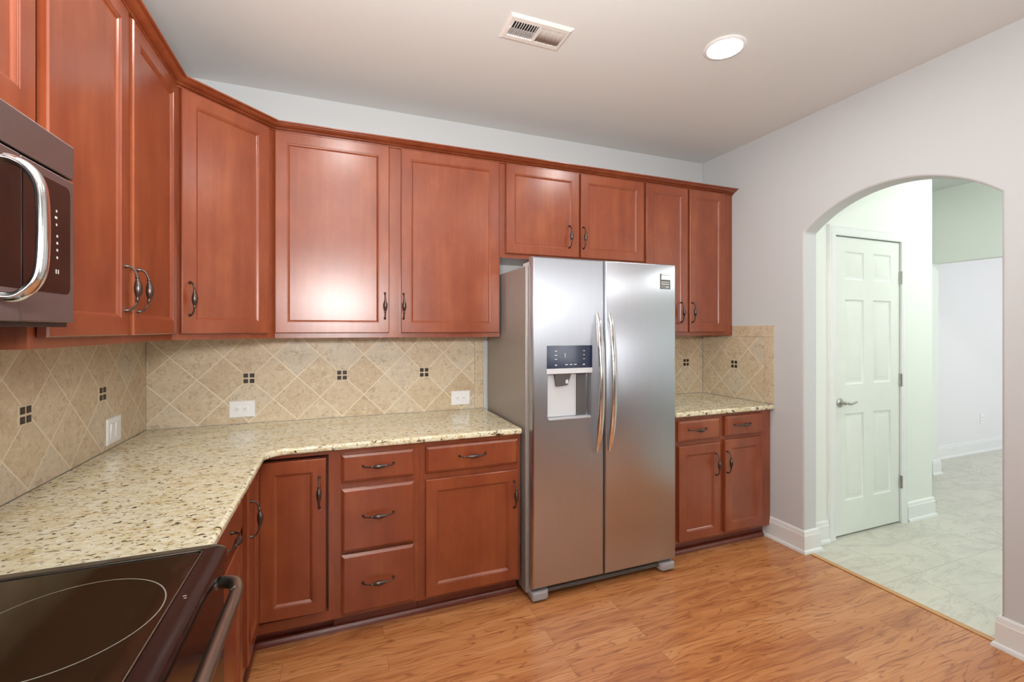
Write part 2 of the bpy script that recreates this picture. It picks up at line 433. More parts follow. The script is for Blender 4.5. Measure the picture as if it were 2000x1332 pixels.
# hall and far room
DX0, DX1, DZ = 4.130, 4.862, 2.094
mb = MB().box(W+T, DX0, HY, HY+.11, 0, H).box(DX1, HX, HY, HY+.11, 0, H).box(DX0, DX1, HY, HY+.11, DZ, H)
struct('wall_hall', mb, 'hall')
struct('wall_hall_return', MB().box(HX-.11, HX, HY+.11, .5, 0, H), 'hall')
struct('wall_hall_alcove', MB().box(HX-.11, FX+.1, .5, .6, 0, H), 'hall')
OY0, OY1, OZ = -.231, -1.75, 2.094
mb = MB().box(FX, FX+.11, OY0, .5, 0, H).box(FX, FX+.11, OY1, OY0, OZ, H).box(FX, FX+.11, -3.2, OY1, 0, H)
struct('wall_hall_end', mb, 'hall')
struct('wall_hall_front', MB().box(W+T, 4.3, -3.3, -3.2, 0, H).box(5.6, FX+.11, -3.3, -3.2, 0, H).box(4.3, 5.6, -3.3, -3.2, 0, .85).box(4.3, 5.6, -3.3, -3.2, 2.35, H), 'hall')
struct('wall_far_back', MB().box(FX+.11, 10.3, .07, .17, 0, H), 'far')
struct('wall_far_right', MB().box(10.3, 10.4, -3.2, .17, 0, H), 'far')
mb = MB().box(FX+.11, 10.3, -3.3, -3.2, 0, .8).box(FX+.11, 10.3, -3.3, -3.2, 2.4, H).box(FX+.11, 7.5, -3.3, -3.2, .8, 2.4).box(9.9, 10.3, -3.3, -3.2, .8, 2.4)
struct('wall_far_front', mb, 'far')
struct('wall_hall_closet', MB().box(W+T, HX-.11, .0, .05, 0, H), 'hall')

# baseboards: profile (out from the wall, height)
BP = [(0,0),(.027,0),(.027,.010),(.022,.019),(.015,.022),(.015,.112),(.0125,.116),(.0125,.122),(.010,.128),(.0105,.135),(.006,.143),(0,.145)]
def sweep(name, path, prof, mat, z0=0, closed_ends=True, structname=True, parent=None):
    # path in plan, profile stands out to the right-hand side of the walking direction
    P = [Vector((x,y)) for x,y in path]; n = len(P); rings = []
    for i in range(n):
        d1 = (P[i]-P[i-1]).normalized() if i else None; d2 = (P[i+1]-P[i]).normalized() if i < n-1 else None
        nr = lambda d: Vector((d.y,-d.x))
        if d1 is None: m = nr(d2)
        elif d2 is None: m = nr(d1)
        else:
            m = (nr(d1)+nr(d2)); m = m/m.length; m = m/max(.2, m.dot(nr(d1)))
        rings.append([(P[i].x+m.x*o, P[i].y+m.y*o, z0+z) for o,z in prof])
    k = len(prof); mb = MB(); vs = [p for r in rings for p in r]; fs = []
    for i in range(n-1):
        for j in range(k): fs.append((i*k+j, i*k+(j+1)%k, (i+1)*k+(j+1)%k, (i+1)*k+j))
    fs.append(tuple(range(k))); fs.append(tuple((n-1)*k+j for j in range(k-1,-1,-1)))
    mb.add(vs, fs)
    o = build(name, mb, mat, parent, smooth=30)
    if structname: o['kind'] = 'structure'
    return o
e = .0005
sweep('baseboard_right', [(W-e,-.545),(W-e,AY0-e),(W+T+e,AY0-e),(W+T+e,HY-e),(4.062,HY-e)], BP, 'trim')
sweep('baseboard_front', [(W+T+e,-2.6),(W+T+e,AY1+e),(W-e,AY1+e),(W-e,YF+.02)], [(o,z) for o,z in BP], 'trim')
sweep('baseboard_hall', [(4.932,HY-e),(HX+e,HY-e),(HX+e,.3)], BP, 'trim')
sweep('baseboard_alcove', [(HX+.04,.5-e),(FX-e,.5-e),(FX-e,OY0-e),(FX+.11+e,OY0-e),(FX+.11+e,.07-e),(10.28,.07-e)], BP, 'trim')

# shoe strip along the cabinets and strip between wood and stone floor
SH = [(0,0),(.016,0),(.015,.012),(.010,.022),(.004,.027),(0,.028)]
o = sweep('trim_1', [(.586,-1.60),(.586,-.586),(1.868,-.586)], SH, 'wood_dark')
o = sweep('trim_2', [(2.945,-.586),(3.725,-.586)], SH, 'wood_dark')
struct('trim_3', MB().box(3.768, 3.802, AY1+.031, AY0-.031, 0, .005), 'transition', bevel=.003)

# hall door
d = empty('door_1', ((DX0+DX1)/2, HY, 0)); d['kind'] = 'structure'
dw, dh = DX1-DX0-.008, 2.075
cw = (.245-.125); ox = -dw/2
pan = []
for a, b_ in ((.125,.315),(.430,.622)):
    for z0_, z1_ in ((.235,.840),(1.045,1.640),(1.780,1.975)): pan.append((a-.010, z0_, b_+.002, z1_))
PR = [(.006,.029),(.012,.0265),(.020,.0265),(.040,.034),(.044,.0345)]
build('door_leaf', MB().slab(dw, dh, .035, pan, PR, x0=ox, z0=.012), 'door', d, (0,.038,0))
cas = MB()
cpf = [(0,0),(.012,0),(.0165,.008),(.0165,.045),(.012,.052),(.015,.058),(.015,.066),(0,.070)]  # (out, across)
def casing(mb, inner_x0, inner_x1, top, y):
    # three mitred legs around an opening; across goes outward from the opening
    pts = [(inner_x0,0,-1,0),(inner_x0,top,-1,1),(inner_x1,top,1,1),(inner_x1,0,1,0)]
    rings = [[(x+sx*a, y-o, z+sz*a) for o,a in cpf] for x,z,sx,sz in pts]
    k = len(cpf); vs = [p for r in rings for p in r]; fs = []
    for i in range(3):
        for j in range(k): fs.append((i*k+j, i*k+(j+1)%k, (i+1)*k+(j+1)%k, (i+1)*k+j))
    fs.append(tuple(range(k))); fs.append(tuple(3*k+j for j in range(k-1,-1,-1)))
    mb.add(vs, fs)
casing(cas, -dw/2-.001, dw/2+.001, 2.092, -.0005)
build('door_casing', cas, 'trim', d, smooth=30)
stp = MB().box(-dw/2-.003, -dw/2+.010, .041, .075, 0, 2.09).box(dw/2-.010, dw/2+.003, .041, .075, 0, 2.09).box(-dw/2, dw/2, .041, .075, 2.078, 2.09)
build('door_stop_strip', stp, 'trim', d)
hm = MB().box(-.011,.011,-.005,.004,-.047,.047)
for k in range(5): hm.tube([(0,-.007,-.047+k*.0188+.0008),(0,-.007,-.047+(k+1)*.0188-.0008)],[.0062,.0062],10)
h0 = None
for z in (.308,1.066,1.827):
    if h0 is None: h0 = build('hinge', hm, 'steel_knob', d, (dw/2+.004, -.004, z)); h0['label'] = 'satin nickel door hinge'
    else:
        c = dup(h0); c.location = (dw/2+.004, -.004, z)
lv = MB().lathe([(0,.0),(.032,0),(.032,.006),(.026,.010),(.013,.012),(.012,.040),(0,.042)], (0,0,0), 24, 'y')
lv.tube([(0,-.036,0),(.02,-.040,.001),(.045,-.043,-.006),(.075,-.042,-.004),(.10,-.042,.003),(.118,-.041,.004)], [.0095,.0085,.0085,.0075,.007,.006], 10)
lv.box(-.052,-.045,-.004,.001,-.028,.028)
hd = build('lever_handle', lv, 'steel_knob', d, (-dw/2+.058, .003, .934)); hd['label'] = 'brushed nickel lever handle'

# ------------------------------------------------------------------ cabinet parts
FRAME = [(0,.017),(.0035,.021)]                       # outer edge of a door
RAIL = .054
DPROF = [(.0008,.0196),(.0035,.0196),(.0045,.0182),(.0070,.0172),(.0098,.0150),(.0120,.0122),(.0140,.0110)]
def door_mesh(w_, h_): return MB().slab(w_, h_, .021, [(RAIL,RAIL,w_-RAIL,h_-RAIL)], DPROF, FRAME)
def drawer_mesh(w_, h_): return MB().slab(w_, h_, .021, [], None, [(0,.012),(.003,.0155),(.009,.0185),(.013,.021)])
# bow pull: runs along z, stands out to -y
def pull_mesh(horizontal=False):
    L = .0695
    prof = [(-1.0,0,.0066),(-1.0,.004,.0066),(-.995,.008,.0046),(-.97,.014,.0036),(-.91,.020,.0034),(-.80,.0255,.0033),(-.66,.029,.0031),(-.56,.0305,.0031),
            (-.52,.031,.0056),(-.485,.0315,.0058),(-.46,.032,.0040),(-.36,.0325,.0060),(-.20,.0335,.0100),(0,.034,.0114)]
    full = prof+[(-a,b,c) for a,b,c in prof[-2::-1]]
    path = [((0,-b,a*L) if not horizontal else (a*L,-b,0)) for a,b,c in full]
    return MB().tube(path, [c for a,b,c in full], 12, xaxis=((1,0,0) if not horizontal else (0,0,1)))
PULL = {}
def pull(parent, x, z, horizontal=False):
    key = 'h' if horizontal else 'v'
    if key not in PULL:
        o = build('handle', pull_mesh(horizontal), 'bronze', parent, (x,-.021,z), smooth=60); PULL[key] = o
    else:
        o = PULL[key].copy(); C.objects.link(o); o.parent = parent; o.location = (x,-.021,z)
    o['label'] = 'dark bronze bow pull with a swollen middle'
    return o
def add_door(root, x0, x1, z0, z1, px=None, pz=None, name='door', y=-.0035, rz=0):
    o = build(name, door_mesh(x1-x0, z1-z0), 'wood', root, (x0, y, z0), rz, smooth=14)
    if px is not None: pull(o, px-x0, pz-z0)
    return o
def add_drawer(root, x0, x1, z0, z1, px, pz):
    o = build('drawer', drawer_mesh(x1-x0, z1-z0), 'wood', root, (x0, -.003, z0), smooth=14)
    pull(o, px-x0, pz-z0, True)
    return o
def carcass(root, w_, d_, h_, opens, toe=None):
    # face frame with openings (local front plane y=0) and an open-fronted box behind it
    build('face_frame', MB().slab(w_, h_, .019, opens, [(0,0)], hole=True, y0=.019), 'wood', root)
    t = .012
    b_ = MB().box(0,t,.0192,d_,0,h_).box(w_-t,w_,.0192,d_,0,h_).box(t,w_-t,.0192,d_,0,t).box(t,w_-t,.0192,d_,h_-t,h_).box(t,w_-t,d_-t,d_,t,h_-t)
    build('carcass', b_, 'wood', root, merge=False)
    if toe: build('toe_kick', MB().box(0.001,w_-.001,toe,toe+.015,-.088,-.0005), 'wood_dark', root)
GU, GB = 'cherry upper cabinets', 'cherry base cabinets'
U0, U1, UD0, UD1 = 1.398, 2.4606, 1.424, 2.459
UH = U1-U0
def upper(name_label, loc, rz, w_, z0, doors, pz):
    # doors: (x0, x1, handle x) in local x
    r = empty('upper_cabinet', (loc[0],loc[1],z0), rz); tag(r, name_label, 'cabinet', GU)
    hh = U1-z0
    carcass(r, w_, .298, hh, [(max(a+.012,.02), .045, min(b_-.012,w_-.02), hh-.045) for a,b_,p in doors])
    for a,b_,p in doors:
        add_door(r, a, b_, .026, UD1-z0, p, None if p is None else pz-z0)
    return r
upper('cherry upper cabinet filled by a wide and a second door, right of the microwave', (.30,-1.577), PI/2, .932, U0, [(.027,.457,.457-.030),(.492,.929,.520)], 1.572)
upper('short cherry upper cabinet directly above the microwave', (.30,-2.339), PI/2, .760, 1.868, [(.018,.378,None),(.384,.744,None)], None)
upper('cherry upper cabinet with the two widest doors, left of the refrigerator', (.644,-.30), 0, 1.228, U0, [(.003,.569,.545),(.633,1.218,.646)], 1.573)
upper('short cherry upper cabinet directly above the refrigerator', (1.8725,-.30), 0, 1.062, 1.884, [(.033,.542,.468),(.554,1.050,.570)], 2.040)
upper('cherry upper cabinet with two narrow doors, between refrigerator and right wall', (2.935,-.30), 0, .818, U0, [(.009,.373,.308),(.391,.728,.410)], 1.565)
# diagonal corner cabinet
r = empty('upper_cabinet', (0,0,U0)); tag(r, 'diagonal cherry corner upper cabinet with a single angled door', 'cabinet', GU)
A, B = Vector((.3005,-.6445)), Vector((.6435,-.3005)); L = (B-A).length; ang = math.atan2(B.y-A.y, B.x-A.x)
build('carcass', MB().prism([(.002,-.002),(.002,-.6445),(.2875,-.6445),(.6435,-.2875),(.6435,-.002)], 0, UH), 'wood', r)
fr = empty('face_frame_pivot', (0,0,0)); bpy.data.objects.remove(fr)
ff = build('face_frame', MB().slab(L, UH, .018, [(.05,.045,L-.05,UH-.045)], [(0,.001)], y0=.018), 'wood', r, (A.x,A.y,0), ang)
dl = .411; x0_ = (L-dl)/2-.010
nrm = Vector((math.cos(ang), math.sin(ang)))
dr = build('door', door_mesh(dl, UD1-UD0), 'wood', r, (A.x+nrm.x*x0_+nrm.y*.0035, A.y+nrm.y*x0_-nrm.x*.0035, UD0-U0), ang, smooth=14)
pull(dr, .030, 1.573-UD0)

# crown moulding over all the upper cabinets
CR = [(-.018,0),(.006,0),(.009,.002),(.009,.006),(.005,.0075),(.005,.0095),(.017,.0095),(.021,.012),(.018,.0155),(.018,.017),(.028,.018),(.040,.023),(.048,.029),(.048,.031),(.058,.0315),(.060,.034),(.060,.0385),(-.018,.0385)]
o = sweep('crown_molding', [(.3005,-2.335),(.3005,-.643),(.643,-.3005),(W-.002,-.3005)], [(a+.0003,b_) for a,b_ in CR], 'wood', z0=2.461, structname=False)
tag(o, 'cherry crown molding running along the top of all upper cabinets', 'molding')

# base cabinets
B0, B1 = .088, .8835
BH = B1-B0
DZ0, DZ1, TZ0, TZ1 = .108-B0, .692-B0, .724-B0, .858-B0
def base(label, loc, rz, w_, fronts, opens, dz=0):
    r = empty('base_cabinet', (loc[0],loc[1],B0), rz); tag(r, label, 'cabinet', GB)
    carcass(r, w_, .60, BH+dz, opens, .054)
    for f in fronts:
        if f[0] == 'door': add_door(r, f[1], f[2], f[3], f[4], f[5], f[6])
        else: add_drawer(r, f[1], f[2], f[3], f[4], f[5], f[6])
    return r
base('cherry base cabinet with a stack of three drawers', (.928,-.64), 0, .396,
     [('drawer',.034,.370,.724-B0,.856-B0,.200,.797-B0),('drawer',.034,.370,.398-B0,.696-B0,.200,.561-B0),('drawer',.034,.370,.106-B0,.386-B0,.200,.246-B0)],
     [(.05,.03,.355,.285),(.05,.32,.355,.60),(.05,.645,.355,.755)])
base('cherry base cabinet with one wide drawer over one door, left of the refrigerator', (1.3245,-.64), 0, .5435,
     [('drawer',.029,.525,TZ0,TZ1,.270,.798-B0),('door',.029,.525,DZ0,DZ1,.500,.563-B0)], [(.045,.03,.51,.60),(.045,.645,.51,.755)])
base('cherry base cabinet with two small drawers over two doors, beside the arch', (2.915,-.63), 0, .832,
     [('drawer',.022,.358,.735-B0,.866-B0,.166,.808-B0),('drawer',.405,.742,.738-B0,.872-B0,.545,.814-B0),
      ('door',.022,.358,.108-B0,.706-B0,.318,.570-B0),('door',.402,.735,.113-B0,.716-B0,.416,.573-B0)],
     [(.04,.03,.345,.60),(.04,.65,.345,.76),(.42,.03,.72,.60),(.42,.65,.72,.76)], dz=.008)
base('cherry base cabinet with a drawer over a door, between range and corner', (.603,-1.618), PI/2, .656,
     [('drawer',.034,.582,TZ0,TZ1,.315,.790-B0),('door',.034,.582,DZ0,DZ1,.07,.56-B0)], [(.05,.03,.565,.60),(.05,.645,.565,.755)])
# corner cabinet with a folding door
r = empty('base_cabinet', (0,0,B0)); tag(r, 'cherry corner base cabinet with a two leaf folding door standing slightly ajar', 'cabinet', GB)
ct = MB().prism([(.012,-.012),(.012,-.9615),(.530,-.9615),(.530,-.565),(.9275,-.565),(.9275,-.012)], 0, BH)
build('carcass', ct, 'wood_dark', r)  # darker wood puts shade into the gap behind the ajar door
build('face_frame', MB().slab(.325, BH, .018, [(.0,.045,.304,BH-.022)], [(0,0)], hole=True, y0=.018, x0=0), 'wood', r, (.6028,-.64,0))
build('face_frame', MB().slab(.318, BH, .018, [(.045,.045,.318,BH-.022)], [(0,0)], hole=True, y0=.018), 'wood', r, (.603,-.9615,0), PI/2)
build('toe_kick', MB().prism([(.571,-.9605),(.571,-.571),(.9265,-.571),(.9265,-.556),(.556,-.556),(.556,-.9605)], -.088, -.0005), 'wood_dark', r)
dl = add_door(r, .626, .896, .150-B0, .852-B0, .869, .700-B0, y=-.6435, rz=-math.radians(2.0))
d2 = build('door', door_mesh(.270,.702), 'wood', r, (.6065,-.932,.150-B0), PI/2, smooth=14)
pull(d2, .040, .700-.150)

# ------------------------------------------------------------------ countertops
def counter(name, pts, z0, z1, label):
    o = build(name, MB().prism(pts, z0, z1), 'granite', bevel=.010, seg=3); tag(o, label, 'countertop', 'granite countertops'); return o
rr = .085; cx_, cy_ = .657+rr, -.681-rr
fil = [(cx_+rr*math.cos(a), cy_+rr*math.sin(a)) for a in [PI/2+i*(PI/2)/10 for i in range(11)]]
counter('countertop', [(.002,-.002),(.002,-1.620),(.657,-1.620)]+fil[::-1]+[(1.866,-.681),(1.866,-.002)], .884, .9145,
        'long speckled granite countertop turning the corner from range to refrigerator')
counter('countertop', [(2.905,-.002),(2.905,-.665),(W-.002,-.665),(W-.002,-.002)], .892, .924, 'short speckled granite countertop between refrigerator and right wall')

# ------------------------------------------------------------------ backsplashes
TT = .007
def accent_mesh():
    return MB().box(-.033,.033,-TT-.0022,-TT+.001,-.033,.033)
def mosaic_mesh():
    m_ = MB()
    for sx in (-1,1):
        for sz in (-1,1): m_.box(sx*.0155-.0115, sx*.0155+.0115, -TT-.0042, -TT-.0015, sz*.0155-.0115, sz*.0155+.0115)
    return m_
ACC = []
def splash(label, loc, rz, x0, x1, z0, z1, accents):
    # origin on an accent; local x runs to the right, front looks to -y
    r = empty('backsplash', loc, rz); tag(r, label, 'backsplash', 'tiled stone backsplashes')
    build('tile_field', MB().box(x0, x1, -TT, 0, z0-loc[2], z1-loc[2]), 'tile', r, (0,-.0006,0))
    for a in accents:
        if not ACC:
            p = build('mosaic_insert', accent_mesh(), 'grout', r, (a,-.0006,0)); q = build('mosaic_tiles', mosaic_mesh(), 'mosaic', p, bevel=.0015); ACC.append(p)
            q['label'] = 'four small dark brown mosaic squares'
        else:
            p = ACC[0].copy(); C.objects.link(p); p.parent = r; p.location = (a,-.0006,0)
            for ch in ACC[0].children:
                q = ch.copy(); C.objects.link(q); q.parent = p
    return r
AZ = 1.168
splash('beige diamond tile backsplash on the left wall behind the range side counter', (0,-.481,AZ), PI/2, -1.85, .470, .916, 1.397, [0,-.509,-1.0])
r = splash('beige diamond tile backsplash on the back wall between corner and refrigerator', (.480,0,AZ), 0, -.472, 1.317, .916, 1.397, [0,.4895,.982])
def border(r, boxes):
    m_ = MB()
    for b_ in boxes: m_.box(b_[0], b_[1], -TT-.0004, -.0005, b_[2], b_[3])
    build('border_tile', m_, 'border', r, bevel=.0012)
    return r
border(r, [(1.319,1.382,.916-AZ,1.098-AZ),(1.319,1.382,1.101-AZ,1.290-AZ),(1.319,1.382,1.293-AZ,1.397-AZ)])
splash('beige diamond tile backsplash on the back wall, right of the refrigerator', (3.575,0,AZ+.008), 0, -.66, .170, .926, 1.397, [0])
r = splash('beige diamond tile backsplash with a border on the right wall by the arch', (W,-.328,AZ+.012), -PI/2, -.318, .255, .926, 1.387, [0])
zz = AZ+.012
border(r, [(.258,.330,.926-zz,1.128-zz),(.258,.330,1.131-zz,1.387-zz),(-.020,.150,1.390-zz,1.470-zz),(.153,.330,1.390-zz,1.470-zz),(-.318,-.025,1.390-zz,1.3955-zz)])
build('grout_bed', MB().box(.256,.329,-TT+.002,-.0002,.926-zz,1.469-zz).box(-.02,.256,-TT+.002,-.0002,1.3875-zz,1.469-zz), 'grout', r)

# ------------------------------------------------------------------ outlets and switch
def plate(w_, h_): return MB().slab(w_, h_, .006, [], None, [(0,.003),(.004,.006)], x0=-w_/2, z0=-h_/2)
def outlet(label, loc, rz, w_=.126, h_=.092, horiz=True):
    r = empty('wall_outlet', loc, rz); tag(r, label, 'outlet', 'white wall outlets')
    build('cover_plate', plate(w_,h_), 'white', r)
    for s in (-1,1):
        f = MB().slab(.030,.034,.003,[],None,[(0,.002),(.002,.003)],x0=-.015+s*.0195 if horiz else -.015, z0=-.017 if horiz else -.017+s*.0195, y0=-.006)
        p = build('receptacle', f, 'white', r)
        cx0 = s*.0195 if horiz else 0; cz0 = 0 if horiz else s*.0195
        sl = MB()
        if horiz: sl.box(cx0-.004,cx0+.004,-.0096,-.0088,.004,.006).box(cx0-.0035,cx0+.0035,-.0096,-.0088,-.0065,-.0045).tube([(cx0-.009,-.0096,0),(cx0-.009,-.0088,0)],[.0022,.0022],8)
        else: sl.box(cx0-.006,cx0-.004,-.0096,-.0088,-.002+cz0,.006+cz0).box(cx0+.004,cx0+.006,-.0096,-.0088,-.002+cz0,.005+cz0).tube([(cx0,-.0096,cz0-.008),(cx0,-.0088,cz0-.008)],[.0022,.0022],8)
        build('slots', sl, 'darkgray', p)
    return r
ys = -TT-.0012
outlet('white horizontal wall outlet on the back splash near the corner', (.447,ys,.998), 0)
outlet('white horizontal wall outlet on the back splash beside the refrigerator', (1.702,ys,.992), 0)
outlet('small white outlet low on the white wall of the far room', (8.06,.07-.0006,.385), 0, .075,.12, False)
r = empty('light_switch', (TT+.0012,-.381,.993), PI/2); tag(r, 'white two rocker light switch on the left wall backsplash', 'light switch')
build('cover_plate', plate(.132,.116), 'white', r)
for s in (-1,1):
    rk = MB().add([(s*.024-.0165,-.006,-.033),(s*.024+.0165,-.006,-.033),(s*.024+.0165,-.006,.033),(s*.024-.0165,-.006,.033),
                   (s*.024-.0155,-.0068,-.032),(s*.024+.0155,-.0068,-.032),(s*.024+.0155,-.0105,.032),(s*.024-.0155,-.0105,.032)],
                  [(0,1,5,4),(1,2,6,5),(2,3,7,6),(3,0,4,7),(4,5,6,7)])
    build('rocker', rk, 'white', r)

# ------------------------------------------------------------------ refrigerator
FX0, FX1, FY, FZ0, FZ1 = 1.897, 2.831, -.745, .075, 1.829
fr = empty('refrigerator', ((FX0+FX1)/2, -.37, 0)); tag(fr, 'tall stainless steel side by side refrigerator with a water dispenser', 'refrigerator')
ox, oy = (FX0+FX1)/2, -.37
def L_(x, y, z=0): return (x-ox, y-oy, z)
bx0, bx1 = 1.880-ox, 2.824-ox
build('body', MB().box(bx0, bx1, -.688-oy, -.035-oy, .035, 1.782), 'fridge_side', fr, bevel=.004)
build('door_gasket', MB().box(FX0+.012-ox, FX1-.012-ox, -.696-oy, -.6885-oy, .09, 1.80), 'darkgray', fr)
DE = [(0,.038),(.003,.044),(.009,.048)]
XS = 2.3355
# freezer door with the dispenser recess
dwid = XS-.005-FX0; dhei = FZ1-FZ0
px0, px1, pz0, pz1, pz2 = 1.982-FX0, 2.252-FX0, .955-FZ0, 1.205-FZ0, 1.356-FZ0
fd = build('door', MB().slab(dwid, dhei, .048, [(px0,pz0,px1,pz1)], [(.002,.046),(.006,.010),(.012,.004)], DE), 'steel', fr, L_(FX0,-.697,FZ0))
fd['label'] = 'narrower left door with the dispenser'
rd = build('door', MB().slab(FX1-XS-.005, dhei, .048, [], None, DE), 'steel', fr, L_(XS+.005,-.697,FZ0))
# dispenser pieces, coordinates local to the left door
pc = (px0+px1)/2; pw = px1-px0
bz = MB()
bz.box(px0-.004,px1+.004,-.0505,-.0465,pz1+.0,pz1+.028)
o_ = build('dispenser_lip', bz, 'lightgray', fd, bevel=.0015)
build('dispenser_display', MB().box(px0-.003,px1+.003,-.0500,-.0465,pz1+.0285,pz2), 'navy', fd, bevel=.001)
MK = []
class _K:
    def box(s, *a): MK.append(a)
mk = _K()
for x in (-.022,.006,.032): mk.box(pc+x-.008,pc+x+.008,-.0504,-.0499,pz1+.046,pz1+.050)
for x in (-.085,.085): mk.box(pc+x-.006,pc+x+.006,-.0504,-.0499,pz1+.044,pz1+.050)
for z in (.076,.098,.120):
    mk.box(pc-.092,pc-.078,-.0504,-.0499,pz1+z,pz1+z+.0035); mk.box(pc+.080,pc+.092,-.0504,-.0499,pz1+z,pz1+z+.003)
mk.box(pc-.032,pc-.029,-.0504,-.0499,pz1+.085,pz1+.110)
for a in MK: build('display_mark', MB().box(*a), 'mark', fd)
# back of the recess: slanting pale panel on the left, dark right cheek
rc = MB().add([(px0+.014,-.006,pz0+.016),(pc+.060,-.006,pz0+.016),(pc+.060,-.008,pz1-.002),(px0+.014,-.008,pz1-.002),
               (px0+.016,-.018,pz0+.016),(pc+.050,-.018,pz0+.016),(pc+.040,-.012,pz1-.002),(px0+.016,-.012,pz1-.002)],
              [(0,1,2,3),(4,5,6,7),(0,1,5,4),(1,2,6,5),(2,3,7,6),(3,0,4,7)])
build('dispenser_paddle', rc, 'lightgray', fd)
build('dispenser_liner', MB().box(pc+.0615,px1-.0145,-.010,-.0045,pz0+.016,pz1-.010), 'darkgray', fd)
nz = MB().add([(pc-.085,-.014,pz1-.002),(pc+.015,-.014,pz1-.002),(pc+.015,-.040,pz1-.002),(pc-.085,-.040,pz1-.002),
               (pc-.075,-.020,pz1-.070),(pc-.005,-.020,pz1-.064),(pc-.005,-.034,pz1-.064),(pc-.075,-.034,pz1-.070)],
              [(0,1,2,3),(4,5,6,7),(0,1,5,4),(1,2,6,5),(2,3,7,6),(3,0,4,7)])
build('dispenser_nozzle', nz, 'darkgray', fd, bevel=.003)
build('nozzle_clip', MB().box(pc-.020,pc-.004,-.037,-.0345,pz1-.055,pz1-.03), 'lightgray', fd)
build('drip_tray', MB().box(px0+.006,px1-.006,-.054,-.010,pz0+.002,pz0+.014), 'grayplastic', fd, bevel=.003)
# bowed handles
def fridge_handle():
    n = 24; path = []; ra = []; rb = []
    for i in range(n+1):
        s = -1+2*i/n
        path.append((0, -.008-.052*(1-s*s)**.8, s*.386)); q = max(0.0, 1-abs(s)**6)
        ra.append(.006+.0125*q**.7); rb.append(.005+.0065*q**.7)
    return MB().tube(path, ra, 16, rb, xaxis=(1,0,0))
fh = build('handle', fridge_handle(), 'chrome', fd, (2.283-FX0,-.046,1.150-FZ0), smooth=60); fh['label'] = 'polished bowed door handle'
f2 = fh.copy(); C.objects.link(f2); f2.parent = rd; f2.location = (2.362-XS-.005,-.046,1.150-FZ0)
# badge, printed on a small plate
lx, lz = 2.716-XS-.005, 1.681-FZ0
bd = MB().box(lx,lx+.009,-.0488,-.0478,lz,lz+.090).box(lx+.009,lx+.074,-.0486,-.0478,lz+.045,lz+.056).box(lx+.066,lx+.074,-.0486,-.0478,lz,lz+.045)
bd.box(lx+.009,lx+.066,-.0486,-.0478,lz,lz+.006).box(lx+.009,lx+.066,-.0486,-.0478,lz+.018,lz+.024).box(lx+.014,lx+.062,-.0486,-.0478,lz+.033,lz+.038).box(lx+.012,lx+.040,-.0486,-.0478,lz+.009,lz+.015)
build('badge', bd, 'print', rd)
b2 = MB().box(lx+.009,lx+.072,-.0483,-.0478,lz+.080,lz+.086).box(lx+.002,lx+.072,-.0481,-.0478,lz,lz+.052)
build('badge_plate', b2, 'grayplastic', rd)
# hinge covers, grille, feet
for x0_, x1_ in ((FX0+.004,FX0+.115),(FX1-.115,FX1-.004)):
    hc = MB().prism([(x0_-ox,-.735-oy),(x1_-ox,-.735-oy),(x1_-ox,-.690-oy),((x0_+x1_)/2-ox,-.600-oy),(x0_-ox,-.600-oy)], 1.7825, 1.806) if x0_ < 2.3 else \
         MB().prism([(x0_-ox,-.735-oy),(x1_-ox,-.735-oy),(x1_-ox,-.600-oy),((x0_+x1_)/2-ox,-.600-oy),(x0_-ox,-.690-oy)], 1.7825, 1.806)
    # sits behind the door's top edge
    for i,v in enumerate(hc.v): hc.v[i] = (v[0], max(v[1], -.6955-oy), v[2])
    build('hinge_cover', hc, 'lightgray', fr, bevel=.004)
gr = MB().box(FX0+.09-ox, FX1-.09-ox, -.716-oy, -.699-oy, .030, .052)
build('base_grille', gr, 'darkgray', fr, bevel=.006)
for x in (FX0+.052, FX1-.052):
    ft = MB().prism([(x-.05-ox,-.742-oy),(x+.035-ox,-.742-oy),(x+.05-ox,-.725-oy),(x+.05-ox,-.62-oy),(x-.05-ox,-.62-oy)] if x < 2.3 else
                    [(x-.035-ox,-.742-oy),(x+.05-ox,-.742-oy),(x+.05-ox,-.62-oy),(x-.05-ox,-.62-oy),(x-.05-ox,-.725-oy)], .008, .057)
    f_ = build('roller_cover', ft, 'footgray', fr, bevel=.018, seg=4)
    build('foot', MB().lathe([(0,0),(.02,0),(.02,.012),(0,.012)], (x-ox,-.68-oy,0), 16), 'black', f_)
for x in (FX0+.08, FX1-.08): build('rear_wheel', MB().box(x-.02-ox,x+.02-ox,-.12-oy,-.06-oy,0,.034), 'black', fr, bevel=.004)

# ------------------------------------------------------------------ range
RY0, RY1 = -2.384, -1.624
rg = empty('range', (.33,(RY0+RY1)/2,0)); tag(rg, 'black freestanding electric range with a glass cooktop', 'range')
qx, qy = .33, (RY0+RY1)/2
def bxr(x0,x1,y0,y1,z0,z1,mb=None): return (mb or MB()).box(x0-qx,x1-qx,y0-qy,y1-qy,z0,z1)
build('body', bxr(.03,.648,RY0+.004,RY1-.004,.02,.898), 'rangeblack', rg, bevel=.004)
